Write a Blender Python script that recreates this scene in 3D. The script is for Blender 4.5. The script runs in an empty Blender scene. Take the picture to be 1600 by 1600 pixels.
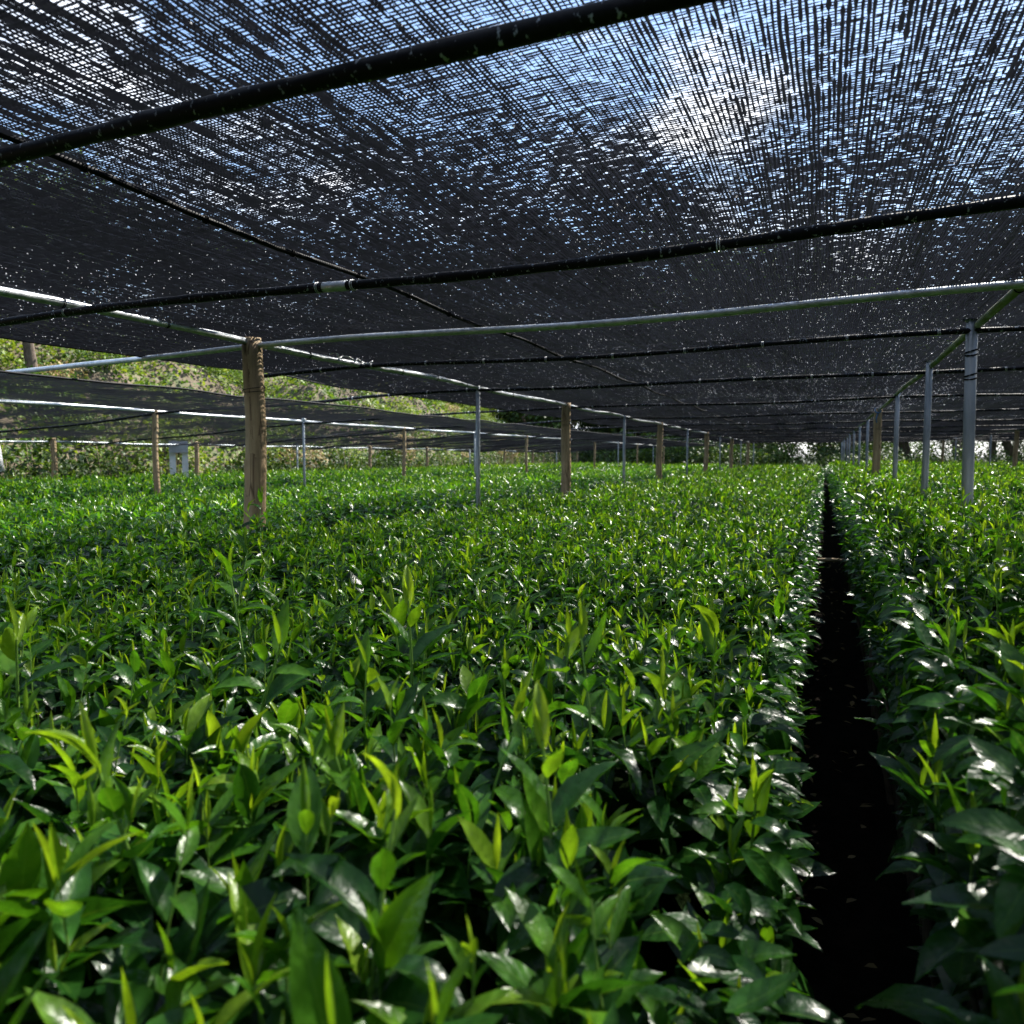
import bpy, math, random
import numpy as np
from mathutils import Vector, noise as mnoise
R = math.radians
rng = np.random.default_rng(7)
random.seed(11)
S = bpy.context.scene
col = S.collection

# ------------------------------------------------------------------ camera
YAW, PITCH, CZ = R(22.9), R(4.28), 1.20
cam = bpy.data.cameras.new('camera'); camo = bpy.data.objects.new('camera', cam); col.objects.link(camo)
camo.location = (0, 0, CZ); camo.rotation_euler = (R(90) - PITCH, 0, YAW)
cam.sensor_width = 36; cam.lens = 25.9; cam.clip_start = .02; cam.clip_end = 3000
cam.dof.use_dof = True; cam.dof.focus_distance = 2.3; cam.dof.aperture_fstop = 5.4
S.camera = camo
# ------------------------------------------------------------------ world, sun, exposure
SUN_EL, SUN_AZ = R(49), R(27)            # azimuth measured from +Y (row direction) towards +X
w = bpy.data.worlds.new('World'); S.world = w; w.use_nodes = True
nt = w.node_tree; nt.nodes.clear()
out = nt.nodes.new('ShaderNodeOutputWorld'); bg = nt.nodes.new('ShaderNodeBackground')
sky = nt.nodes.new('ShaderNodeTexSky'); sky.sky_type = 'NISHITA'; sky.sun_disc = False
sky.sun_elevation = SUN_EL; sky.sun_rotation = SUN_AZ; sky.air_density = 1.0; sky.dust_density = .25
tc = nt.nodes.new('ShaderNodeTexCoord'); mp = nt.nodes.new('ShaderNodeMapping'); mp.inputs['Scale'].default_value = (1, 1, 2.2)
cn = nt.nodes.new('ShaderNodeTexNoise'); cn.inputs['Scale'].default_value = 3.2; cn.inputs['Detail'].default_value = 8; cn.inputs['Roughness'].default_value = .6
cr = nt.nodes.new('ShaderNodeValToRGB'); cr.color_ramp.elements[0].position = .5; cr.color_ramp.elements[1].position = .66
mx = nt.nodes.new('ShaderNodeMixRGB'); mx.inputs[2].default_value = (7, 7.2, 7.6, 1)
nt.links.new(tc.outputs['Generated'], mp.inputs[0]); nt.links.new(mp.outputs[0], cn.inputs['Vector'])
nt.links.new(cn.outputs['Fac'], cr.inputs[0]); nt.links.new(cr.outputs[0], mx.inputs[0]); nt.links.new(sky.outputs[0], mx.inputs[1])
sx = nt.nodes.new('ShaderNodeSeparateXYZ'); nt.links.new(tc.outputs['Generated'], sx.inputs[0]); mr = nt.nodes.new('ShaderNodeMapRange'); nt.links.new(sx.outputs[2], mr.inputs[0])
mr.inputs[1].default_value = 0; mr.inputs[2].default_value = .16; mr.inputs[3].default_value = .8; mr.inputs[4].default_value = 0
hz_ = nt.nodes.new('ShaderNodeMixRGB'); nt.links.new(mr.outputs[0], hz_.inputs[0]); nt.links.new(mx.outputs[0], hz_.inputs[1]); hz_.inputs[2].default_value = (5.6, 6.0, 6.6, 1)
nt.links.new(hz_.outputs[0], bg.inputs[0]); bg.inputs[1].default_value = .10; nt.links.new(bg.outputs[0], out.inputs[0])
sl = bpy.data.lights.new('sun', 'SUN'); sl.energy = 5; sl.angle = R(.5); sl.color = (1, .95, .86)
so = bpy.data.objects.new('sun', sl); col.objects.link(so)
sd = Vector((math.sin(SUN_AZ) * math.cos(SUN_EL), math.cos(SUN_AZ) * math.cos(SUN_EL), math.sin(SUN_EL)))
so.rotation_euler = sd.to_track_quat('Z', 'Y').to_euler(); so.location = sd * 60
S.view_settings.view_transform = 'Standard'; S.view_settings.look = 'None'; S.view_settings.gamma = 1
S.view_settings.exposure = 1.7
cy = S.cycles
S.render.engine = 'CYCLES'
cy.max_bounces = 7; cy.diffuse_bounces = 3; cy.glossy_bounces = 3; cy.transmission_bounces = 4; cy.transparent_max_bounces = 8
cy.caustics_reflective = False; cy.caustics_refractive = False
cy.sample_clamp_indirect = 6
cy.use_denoising = True
try: cy.denoiser = 'OPENIMAGEDENOISE'; cy.denoising_input_passes = 'RGB_ALBEDO_NORMAL'
except Exception: pass

# ------------------------------------------------------------------ helpers
def link(o, parent=None):
    col.objects.link(o)
    if parent is not None: o.parent = parent
    return o
def tag(o, label=None, cat=None, group=None, kind=None):
    if label: o['label'] = label
    if cat: o['category'] = cat
    if group: o['group'] = group
    if kind: o['kind'] = kind
    return o
def empty(name, loc=(0, 0, 0)):
    o = bpy.data.objects.new(name, None); o.location = loc; o.empty_display_size = .1
    return link(o)
def npmesh(name, V, F, mat, attrs=None, smooth=True):
    """V (n,3); F list of (m,k) index arrays; attrs name -> (n,) or (n,3)"""
    me = bpy.data.meshes.new(name); V = np.asarray(V, np.float32)
    me.vertices.add(len(V)); me.vertices.foreach_set('co', V.ravel())
    if not isinstance(F, (list, tuple)): F = [F]
    F = [f for f in F if len(f)]
    nl = sum(f.size for f in F); npoly = sum(len(f) for f in F)
    me.loops.add(nl); me.polygons.add(npoly)
    me.loops.foreach_set('vertex_index', np.concatenate([f.ravel() for f in F]).astype(np.int32))
    tot = np.concatenate([np.full(len(f), f.shape[1]) for f in F]).astype(np.int32)
    st = np.concatenate([[0], np.cumsum(tot)[:-1]]).astype(np.int32)
    me.polygons.foreach_set('loop_start', st)
    me.polygons.foreach_set('use_smooth', np.full(npoly, smooth))
    for k, a in (attrs or {}).items():
        a = np.asarray(a, np.float32)
        at = me.attributes.new(k, 'FLOAT_VECTOR' if a.ndim == 2 else 'FLOAT', 'POINT')
        at.data.foreach_set('vector' if a.ndim == 2 else 'value', a.ravel())
    me.update(calc_edges=True)
    if mat is not None: me.materials.append(mat)
    return me
def mobj(name, me, parent=None, loc=None):
    o = bpy.data.objects.new(name, me)
    if loc is not None: o.location = loc
    return link(o, parent)
class Tubes:
    """collects tapered tubes / pipes into one mesh"""
    def __init__(s): s.V = []; s.F = []; s.T = []; s.n = 0
    def tube(s, pts, rad, k=8, caps=True):
        pts = np.asarray(pts, float); n = len(pts); rad = np.broadcast_to(np.asarray(rad, float), (n,)) if np.ndim(rad) < 2 else rad
        d = np.gradient(pts, axis=0); d /= np.linalg.norm(d, axis=1)[:, None] + 1e-9
        a0 = np.array([1., 0, 0]) if abs(d[0][0]) < .8 else np.array([0, 0, 1.])
        u = np.cross(d, a0); u /= np.linalg.norm(u, axis=1)[:, None] + 1e-9; v = np.cross(d, u)
        th = np.linspace(0, 2 * math.pi, k, endpoint=False)
        rr = rad[:, None] if rad.ndim == 1 else rad
        P = pts[:, None] + rr[..., None] * (np.cos(th)[None, :, None] * u[:, None] + np.sin(th)[None, :, None] * v[:, None])
        i = np.arange(n - 1)[:, None] * k; j = np.arange(k)[None]; j2 = (j + 1) % k
        Q = np.stack([i + j, i + j2, i + k + j2, i + k + j], -1).reshape(-1, 4) + s.n
        s.V.append(P.reshape(-1, 3)); s.F.append(Q); m = n * k
        if caps:
            c = np.array([pts[0], pts[-1]]); s.V.append(c)
            jj = np.arange(k)
            s.T.append(np.stack([np.full(k, m), (jj + 1) % k, jj], -1) + s.n)
            s.T.append(np.stack([np.full(k, m + 1), (n - 1) * k + jj, (n - 1) * k + (jj + 1) % k], -1) + s.n); m += 2
        s.n += m; return s
    def box(s, c, d, rz=0):
        x, y, z = np.array(d) / 2; P = np.array([[a * x, b * y, e * z] for e in (-1, 1) for a, b in ((-1, -1), (1, -1), (1, 1), (-1, 1))])
        cs, sn = math.cos(rz), math.sin(rz); P = np.stack([P[:, 0] * cs - P[:, 1] * sn, P[:, 0] * sn + P[:, 1] * cs, P[:, 2]], -1) + np.array(c)
        s.V.append(P); s.F.append(np.array([[0, 3, 2, 1], [4, 5, 6, 7], [0, 1, 5, 4], [1, 2, 6, 5], [2, 3, 7, 6], [3, 0, 4, 7]]) + s.n); s.n += 8; return s
    def mesh(s, name, mat, smooth=True):
        return npmesh(name, np.concatenate(s.V), [np.concatenate(s.F)] + ([np.concatenate(s.T)] if s.T else []), mat, smooth=smooth)

# ------------------------------------------------------------------ materials
def newmat(name):
    m = bpy.data.materials.new(name); m.use_nodes = True; t = m.node_tree
    return m, t, t.nodes['Principled BSDF']
def N(t, typ, **kw):
    n = t.nodes.new(typ)
    for k, v in kw.items():
        if k in n.inputs: n.inputs[k].default_value = v
        else: setattr(n, k, v)
    return n
def ramp(t, stops, interp='LINEAR'):
    n = t.nodes.new('ShaderNodeValToRGB'); e = n.color_ramp.elements; n.color_ramp.interpolation = interp
    while len(e) < len(stops): e.new(.5)
    for i, (p, c) in enumerate(stops): e[i].position = p; e[i].color = (*c, 1) if len(c) == 3 else c
    return n
def math_(t, op, a, b=None):
    n = t.nodes.new('ShaderNodeMath'); n.operation = op
    for i, x in enumerate((a, b)):
        if x is None: continue
        if isinstance(x, (int, float)): n.inputs[i].default_value = x
        else: t.links.new(x, n.inputs[i])
    return n.outputs[0]
def leaf_material(name, stops, rough=.3, transl=.35, tcol=(1.6, 1.5, .5), bump=.5, spec=.5):
    m, t, b = newmat(name)
    a = N(t, 'ShaderNodeAttribute', attribute_name='leaf'); sp = t.nodes.new('ShaderNodeSeparateXYZ'); t.links.new(a.outputs['Vector'], sp.inputs[0])
    u, v, age = sp.outputs
    nz = N(t, 'ShaderNodeTexNoise', Scale=55.0, Detail=3.0); g = N(t, 'ShaderNodeNewGeometry'); t.links.new(g.outputs['Position'], nz.inputs['Vector'])
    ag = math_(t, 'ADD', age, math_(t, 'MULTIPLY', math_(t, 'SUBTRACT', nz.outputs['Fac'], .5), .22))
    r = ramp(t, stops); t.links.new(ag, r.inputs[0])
    av = math_(t, 'ABSOLUTE', v)
    rib = math_(t, 'SUBTRACT', 1.0, math_(t, 'MULTIPLY', av, 14.0)); rib = math_(t, 'MAXIMUM', rib, 0.0)
    ribm = N(t, 'ShaderNodeMixRGB', blend_type='MIX'); t.links.new(math_(t, 'MULTIPLY', rib, .45), ribm.inputs[0]); t.links.new(r.outputs[0], ribm.inputs[1])
    ribm.inputs[2].default_value = (.16, .3, .05, 1)
    t.links.new(ribm.outputs[0], b.inputs['Base Color'])
    b.inputs['Roughness'].default_value = rough
    rr = N(t, 'ShaderNodeMapRange'); t.links.new(nz.outputs['Fac'], rr.inputs[0]); rr.inputs[3].default_value = rough - .1; rr.inputs[4].default_value = rough + .14
    t.links.new(rr.outputs[0], b.inputs['Roughness'])
    b.inputs['Specular IOR Level'].default_value = spec
    if bump:
        wv = math_(t, 'SINE', math_(t, 'SUBTRACT', math_(t, 'MULTIPLY', u, 46.0), math_(t, 'MULTIPLY', av, 9.0)))
        hgt = math_(t, 'ADD', math_(t, 'MULTIPLY', wv, .06), math_(t, 'MULTIPLY', nz.outputs['Fac'], 1.8))
        bp = N(t, 'ShaderNodeBump', Strength=bump, Distance=.0022); t.links.new(hgt, bp.inputs['Height']); t.links.new(bp.outputs[0], b.inputs['Normal'])
    tl = t.nodes.new('ShaderNodeBsdfTranslucent'); tm = N(t, 'ShaderNodeMixRGB', blend_type='MULTIPLY'); tm.inputs[0].default_value = 1
    t.links.new(ribm.outputs[0], tm.inputs[1]); tm.inputs[2].default_value = (*tcol, 1); t.links.new(tm.outputs[0], tl.inputs[0])
    ms = t.nodes.new('ShaderNodeMixShader'); ms.inputs[0].default_value = transl
    t.links.new(b.outputs[0], ms.inputs[1]); t.links.new(tl.outputs[0], ms.inputs[2]); t.links.new(ms.outputs[0], t.nodes['Material Output'].inputs[0])
    return m
M = {}
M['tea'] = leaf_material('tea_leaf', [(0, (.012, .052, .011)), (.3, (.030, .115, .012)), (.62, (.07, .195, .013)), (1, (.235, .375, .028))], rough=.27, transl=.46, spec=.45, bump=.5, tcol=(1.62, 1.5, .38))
M['tea'].node_tree.nodes['Principled BSDF'].inputs['Coat Weight'].default_value = .0; M['tea'].node_tree.nodes['Principled BSDF'].inputs['Coat Roughness'].default_value = .16
M['bush'] = leaf_material('bush_leaf', [(0, (.014, .036, .009)), (.5, (.055, .12, .016)), (1, (.19, .25, .04))], rough=.5, transl=.3, bump=0, spec=.3)
M['tree'] = leaf_material('tree_leaf', [(0, (.012, .028, .008)), (.5, (.035, .075, .014)), (1, (.10, .15, .03))], rough=.5, transl=.3, bump=0, spec=.3)
M['dry'] = leaf_material('dry_leaf', [(0, (.2, .14, .07)), (.5, (.33, .25, .13)), (1, (.45, .38, .22))], rough=.7, transl=.2, bump=0, spec=.2, tcol=(1, 1, .8))

m_, t_, b_ = newmat('dew'); b_.inputs['Transmission Weight'].default_value = 1; b_.inputs['IOR'].default_value = 1.33; b_.inputs['Roughness'].default_value = .06; M['dew'] = m_
def noisy(name, stops, scale=(8, 8, 8), rough=.8, metal=0, bump=.3, bd=.004, detail=6, obj=True, rr=None, spec=.5):
    m, t, b = newmat(name)
    tc = t.nodes.new('ShaderNodeTexCoord'); mp = t.nodes.new('ShaderNodeMapping'); mp.inputs['Scale'].default_value = scale
    t.links.new(tc.outputs['Object'], mp.inputs[0])
    n = N(t, 'ShaderNodeTexNoise', Scale=1.0, Detail=float(detail), Roughness=.62); t.links.new(mp.outputs[0], n.inputs['Vector'])
    r = ramp(t, stops); t.links.new(n.outputs['Fac'], r.inputs[0]); t.links.new(r.outputs[0], b.inputs['Base Color'])
    b.inputs['Roughness'].default_value = rough; b.inputs['Metallic'].default_value = metal; b.inputs['Specular IOR Level'].default_value = spec
    if rr:
        q = N(t, 'ShaderNodeMapRange'); t.links.new(n.outputs['Fac'], q.inputs[0]); q.inputs[3].default_value, q.inputs[4].default_value = rr; t.links.new(q.outputs[0], b.inputs['Roughness'])
    if bump:
        bp = N(t, 'ShaderNodeBump', Strength=bump, Distance=bd); t.links.new(n.outputs['Fac'], bp.inputs['Height']); t.links.new(bp.outputs[0], b.inputs['Normal'])
    return m
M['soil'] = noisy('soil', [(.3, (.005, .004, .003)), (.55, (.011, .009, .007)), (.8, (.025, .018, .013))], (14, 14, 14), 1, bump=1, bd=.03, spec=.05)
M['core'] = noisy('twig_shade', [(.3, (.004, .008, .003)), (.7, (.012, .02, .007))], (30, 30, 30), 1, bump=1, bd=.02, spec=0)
M['stem'] = noisy('green_stem', [(.3, (.10, .22, .03)), (.7, (.18, .32, .05))], (40, 40, 40), .5, bump=0)
M['bark'] = noisy('bark', [(.3, (.05, .035, .025)), (.7, (.16, .12, .09))], (20, 20, 5), .95, bump=.8, bd=.01)
M['twig'] = noisy('twig', [(.3, (.05, .04, .03)), (.7, (.13, .10, .07))], (40, 40, 15), .9, bump=.5)
M['steel'] = noisy('galvanised_steel', [(.3, (.17, .20, .22)), (.5, (.27, .30, .32)), (.7, (.38, .40, .41))], (28, 28, 6), .42, .6, bump=.12, rr=(.32, .55))
M['rail'] = noisy('sunlit_galvanised_pipe', [(.3, (.36, .39, .41)), (.5, (.55, .58, .60)), (.7, (.7, .72, .73))], (28, 28, 28), .38, .55, bump=.12, rr=(.28, .5))  # lighter copy of the steel, sunlight on the rails put into its colour
M['mossy'] = noisy('algae_stained_pipe', [(.36, (.16, .19, .07)), (.52, (.24, .27, .14)), (.64, (.42, .44, .40))], (22, 5, 22), .65, .25, bump=.2)
M['black'] = noisy('black_coated_pipe', [(.3, (.004, .004, .005)), (.62, (.008, .008, .010)), (.67, (.25, .27, .3)), (.7, (.4, .44, .5))], (80, 60, 60), .5, 0, bump=.25, bd=.003, spec=.15, detail=2)  # pale ramp stops paint small glints onto the black pipe
M['wire'] = noisy('black_wire', [(.3, (.004, .004, .005)), (.7, (.010, .010, .012))], (60, 60, 60), .6, bump=0, spec=.1)
M['tie'] = noisy('pale_tie', [(.3, (.5, .52, .54)), (.7, (.75, .76, .76))], (60, 60, 60), .4, .2, bump=0)
M['rust'] = noisy('rusty_clamp', [(.3, (.18, .07, .04)), (.7, (.40, .22, .14))], (60, 60, 60), .7, .3, bump=.2)
M['white'] = noisy('white_plastic', [(.3, (.62, .62, .64)), (.7, (.8, .8, .8))], (6, 6, 6), .5, bump=.1)
M['greybox'] = noisy('weathered_grey', [(.3, (.3, .3, .32)), (.7, (.42, .42, .43))], (6, 6, 6), .6, bump=.1)
M['blue'] = noisy('blue_cord', [(.3, (.02, .10, .28)), (.7, (.03, .18, .42))], (60, 60, 60), .6, bump=.1)
M['hill'] = noisy('hill_soil', [(.3, (.06, .045, .03)), (.5, (.11, .085, .055)), (.62, (.06, .08, .03)), (.8, (.18, .14, .09))], (1.3, 1.3, 1.3), .95, bump=.8, bd=.1)
M['field'] = noisy('far_ground', [(.3, (.03, .025, .015)), (.55, (.03, .045, .014)), (.8, (.06, .07, .025))], (.4, .4, .4), .95, bump=.3, bd=.05)

def wood_material():
    m, t, b = newmat('weathered_log')
    tc = t.nodes.new('ShaderNodeTexCoord'); mp = t.nodes.new('ShaderNodeMapping'); mp.inputs['Scale'].default_value = (26, 26, 1.6)
    t.links.new(tc.outputs['Object'], mp.inputs[0])
    n = N(t, 'ShaderNodeTexNoise', Scale=1.0, Detail=8.0, Roughness=.65); t.links.new(mp.outputs[0], n.inputs['Vector'])
    mp2 = t.nodes.new('ShaderNodeMapping'); mp2.inputs['Scale'].default_value = (5, 5, 3.2); t.links.new(tc.outputs['Object'], mp2.inputs[0])
    n2 = N(t, 'ShaderNodeTexNoise', Scale=1.0, Detail=5.0, Roughness=.6); t.links.new(mp2.outputs[0], n2.inputs['Vector'])
    r = ramp(t, [(.25, (.13, .088, .047)), (.5, (.33, .235, .13)), (.75, (.48, .365, .22))]); t.links.new(n.outputs['Fac'], r.inputs[0])
    r2 = ramp(t, [(.3, (.5, .5, .42)), (.55, (1, 1, 1)), (.8, (1.2, 1.1, 1))]); t.links.new(n2.outputs['Fac'], r2.inputs[0])
    mx = N(t, 'ShaderNodeMixRGB', blend_type='MULTIPLY'); mx.inputs[0].default_value = 1; t.links.new(r.outputs[0], mx.inputs[1]); t.links.new(r2.outputs[0], mx.inputs[2])
    # drying cracks
    mp3 = t.nodes.new('ShaderNodeMapping'); mp3.inputs['Scale'].default_value = (20, 20, 1.1); t.links.new(tc.outputs['Object'], mp3.inputs[0])
    vo = N(t, 'ShaderNodeTexVoronoi', feature='DISTANCE_TO_EDGE'); vo.inputs['Scale'].default_value = 1; t.links.new(mp3.outputs[0], vo.inputs['Vector'])
    cr = ramp(t, [(.0, (.25, .2, .16)), (.035, (1, 1, 1))]); t.links.new(vo.outputs['Distance'], cr.inputs[0])
    mc = N(t, 'ShaderNodeMixRGB', blend_type='MULTIPLY'); t.links.new(math_(t, 'GREATER_THAN', n2.outputs['Fac'], .52), mc.inputs[0]); t.links.new(mx.outputs[0], mc.inputs[1]); t.links.new(cr.outputs[0], mc.inputs[2])
    t.links.new(mc.outputs[0], b.inputs['Base Color']); b.inputs['Roughness'].default_value = .75
    bp = N(t, 'ShaderNodeBump', Strength=.6, Distance=.004); t.links.new(n.outputs['Fac'], bp.inputs['Height']); t.links.new(bp.outputs[0], b.inputs['Normal'])
    return m
M['wood'] = wood_material()
def net_material():
    m, t, b = newmat('black_net_yarn')
    g = N(t, 'ShaderNodeNewGeometry'); n = N(t, 'ShaderNodeTexNoise', Scale=40.0, Detail=2.0); t.links.new(g.outputs['Position'], n.inputs['Vector'])
    r = ramp(t, [(.35, (.012, .012, .015)), (.6, (.032, .032, .038)), (.7, (.10, .10, .11))]); t.links.new(n.outputs['Fac'], r.inputs[0]); t.links.new(r.outputs[0], b.inputs['Base Color'])
    b.inputs['Roughness'].default_value = .5; b.inputs['Specular IOR Level'].default_value = .3
    tl = t.nodes.new('ShaderNodeBsdfTranslucent'); tl.inputs[0].default_value = (.17, .175, .20, 1); ms = t.nodes.new('ShaderNodeMixShader'); ms.inputs[0].default_value = .45
    t.links.new(b.outputs[0], ms.inputs[1]); t.links.new(tl.outputs[0], ms.inputs[2]); t.links.new(ms.outputs[0], t.nodes['Material Output'].inputs[0])
    return m
M['net'] = net_material()

# ------------------------------------------------------------------ fast smooth noise
_G = np.random.default_rng(3).random((64, 64))
def n2(x, y):
    xi = np.floor(x).astype(int); yi = np.floor(y).astype(int); fx = x - xi; fy = y - yi
    fx = fx * fx * (3 - 2 * fx); fy = fy * fy * (3 - 2 * fy); g = lambda a, b: _G[a % 64, b % 64]
    return (g(xi, yi) * (1 - fx) + g(xi + 1, yi) * fx) * (1 - fy) + (g(xi, yi + 1) * (1 - fx) + g(xi + 1, yi + 1) * fx) * fy - .5

# ------------------------------------------------------------------ ground and hillside
def grid_mesh(name, xs, ys, zf, mat):
    X, Y = np.meshgrid(xs, ys); Z = zf(X, Y); nx = len(xs)
    i = np.arange(len(ys) - 1)[:, None] * nx + np.arange(nx - 1)[None]
    F = np.stack([i, i + 1, i + nx + 1, i + nx], -1).reshape(-1, 4)
    return npmesh(name, np.stack([X, Y, Z], -1).reshape(-1, 3), F, mat)
def sym(a, b, n, p=2.2):   # grid lines denser near 0
    t = np.linspace(-1, 1, n); return np.where(t < 0, a * np.abs(t) ** p, b * np.abs(t) ** p)
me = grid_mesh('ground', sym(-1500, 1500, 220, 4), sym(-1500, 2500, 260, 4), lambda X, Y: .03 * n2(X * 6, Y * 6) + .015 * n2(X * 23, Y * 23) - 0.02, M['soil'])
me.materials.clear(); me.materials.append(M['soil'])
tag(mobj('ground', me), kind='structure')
def hill_z(X, Y):
    edge = -12.4 - .5 * n2(Y * .35, Y * 0 + 2)
    d = np.maximum(edge - X, 0)
    fall = np.clip(1 - np.maximum(Y - 28, 0) / 30, .12, 1)
    z = fall * (4.3 * (1 - np.exp(-d / 3.3)) + .11 * d) + .55 * np.minimum(d, 1.5) * n2(X * .9, Y * .9) * 1.4 + .3 * n2(X * 2.3, Y * 2.3) * np.minimum(d, 1)
    return z - .12 + np.minimum(d, .4) * .2
tag(mobj('hillside', grid_mesh('hillside', np.concatenate([np.linspace(-60, -26, 18), np.linspace(-25.5, -12, 70)]), np.linspace(-20, 60, 220), hill_z, M['hill'])), kind='structure')
tag(mobj('far_field', grid_mesh('far_field', np.linspace(-300, 300, 60), np.concatenate([np.linspace(47, 90, 40), np.linspace(100, 900, 30)]), lambda X, Y: .05 + .25 * n2(X * .3, Y * .3) * np.clip((Y - 47) / 6, 0, 1), M['field'])), kind='structure')

# ------------------------------------------------------------------ leaves
def leaves(P, az, p0, curv, roll, L, W, fold, age, nu=6, wave=.0):
    """P (n,3) base points, one leaf each. returns V, F, attr"""
    n = len(P); u = np.linspace(0, 1, nu + 1)
    th = p0[:, None] - curv[:, None] * u[None]
    ds = L[:, None] / nu
    thm = (th[:, 1:] + th[:, :-1]) / 2
    cf = np.concatenate([np.zeros((n, 1)), np.cumsum(np.cos(thm) * ds, 1)], 1); cz = np.concatenate([np.zeros((n, 1)), np.cumsum(np.sin(thm) * ds, 1)], 1)
    f0 = np.stack([np.cos(az), np.sin(az)], -1)
    C = np.zeros((n, nu + 1, 3)); C[..., :2] = P[:, None, :2] + cf[..., None] * f0[:, None]; C[..., 2] = P[:, None, 2] + cz
    nrm = np.zeros((n, nu + 1, 3)); nrm[..., :2] = -np.sin(th)[..., None] * f0[:, None]; nrm[..., 2] = np.cos(th)
    sd = np.zeros((n, 1, 3)); sd[:, 0, 0] = -f0[:, 1]; sd[:, 0, 1] = f0[:, 0]
    cr, sr = np.cos(roll)[:, None, None], np.sin(roll)[:, None, None]
    s = sd * cr + nrm * sr; nn = nrm * cr - sd * sr
    wu = np.sin(math.pi * np.clip(u, 0, 1) ** .85) ** .8 * (1 - .35 * u ** 3); wu[0] = .06; wu[-1] = .0
    wd = W[:, None] / 2 * wu[None]
    fo = np.sin(fold)[:, None, None]; fc = np.cos(fold)[:, None, None]
    wv = (wave * np.sin(u * 17)[None, :] * W[:, None])[..., None] if wave else 0
    Lf = C + wd[..., None] * (s * fc + nn * fo) + nn * wv; Rt = C + wd[..., None] * (-s * fc + nn * fo) - nn * wv
    V = np.stack([Lf, C, Rt], 2).reshape(-1, 3)
    b = (np.arange(n) * (nu + 1) * 3)[:, None, None]; i = (np.arange(nu) * 3)[None, :, None]
    q = np.array([[0, 1, 4, 3], [1, 2, 5, 4]])
    F = (b[..., None] + i[..., None] + q[None, None]).reshape(-1, 4)
    A = np.zeros((n, nu + 1, 3, 3)); A[..., 0] = u[None, :, None]; A[..., 1] = np.array([-1, 0, 1])[None, None]; A[..., 2] = age[:, None, None]
    return V, F, A.reshape(-1, 3)
def stems(P0, P1, r, k=3):
    """straight prisms from P0 to P1"""
    n = len(P0); th = np.linspace(0, 2 * math.pi, k, endpoint=False)
    o = np.stack([np.cos(th), np.sin(th), th * 0], -1)
    V = np.concatenate([P0[:, None] + o * r[:, None, None], P1[:, None] + o * r[:, None, None] * .6], 1).reshape(-1, 3)
    j = np.arange(k); q = np.stack([j, (j + 1) % k, (j + 1) % k + k, j + k], -1)
    F = (np.arange(n)[:, None, None] * 2 * k + q[None]).reshape(-1, 4); return V, F
def merge(parts):
    V = []; F = []; A = []; o = 0
    for v, f, a in parts: V.append(v); F.append(f + o); A.append(a); o += len(v)
    return np.concatenate(V), np.concatenate(F), np.concatenate(A)
def rosettes(B, H, size, nleaf=5, nu=6, g=rng, agebias=0., spread=1., tall=False):
    """B (n,3) base points, H (n) stem heights, size (n) scale -> parts list for merge() and stem ends"""
    n = len(B); parts = []; az0 = g.uniform(0, 2 * math.pi, n); lean = g.normal(0, .12, (n, 2)) * H[:, None]
    top = B + np.stack([lean[:, 0], lean[:, 1], H], -1)
    for k in range(nleaf):
        t = (k + .6) / nleaf                                   # 0 low .. 1 tip
        pos = B + (top - B) * (t if tall else (.25 + .75 * t))
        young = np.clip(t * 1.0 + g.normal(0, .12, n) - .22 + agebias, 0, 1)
        L = size * (.072 - .028 * t) * g.uniform(.75, 1.25, n); W = L * g.uniform(.37, .50, n) * (1 - .25 * t)
        p0 = R(14) + t * R(50) * spread + g.normal(0, R(16), n); cv = g.normal(R(42), R(28), n) * (1.25 - .6 * t)
        parts.append(leaves(pos, az0 + k * 2.4 + g.normal(0, .3, n), p0, cv, g.normal(0, R(20), n), L, W, R(16) + g.normal(0, R(8), n) + R(14) * t, young, nu, .03 if nu > 4 else 0))
    L = size * .036 * g.uniform(.7, 1.3, n)                    # rolled bud at the tip
    parts.append(leaves(top, az0 + 1, R(80) + g.normal(0, R(7), n), g.normal(0, R(15), n), g.normal(0, R(25), n), L, L * .2, np.full(n, R(45)), np.clip(g.normal(.85, .12, n) + agebias, 0, 1), max(3, nu - 2)))
    return parts, top

# ------------------------------------------------------------------ tea hedges
def canopy(x, y, x0, x1, ztop):
    """hedge surface height: flat crown with shoulders rounding to its edges"""
    e = np.minimum(x - x0, x1 - x)
    sh = np.clip(e / .22, 0, 1); sh = 1 - (1 - sh) ** 2
    return ztop - .20 * (1 - sh) + .045 * n2(x * 2.1, y * 2.1) + .03 * n2(x * 5.3 + 9, y * 5.3) - .012 * (x - (x0 + x1) / 2) ** 2 + (.085 * np.exp(-((x + 2.55) / .5) ** 2 - ((y - 2.75) / .7) ** 2) if x0 < -2 and x1 < 0 and x0 > -3 else 0)
def inview(P, pad):
    a = np.arctan2(-P[:, 0], P[:, 1]); return (a < R(58 + pad)) & (a > R(-12.5 - pad))
ZONES = [(0, .85, 330, 5, 7, 1.6), (.85, 1.3, 360, 5, 7, 1.3), (1.3, 1.7, 400, 5, 6, 1.1), (1.7, 3.2, 460, 5, 4, .94), (3.2, 5.5, 340, 5, 4, 1.02), (5.5, 11, 150, 4, 3, 1.3), (11, 22, 60, 4, 2, 1.7), (22, 50, 22, 3, 2, 2.6)]
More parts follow.
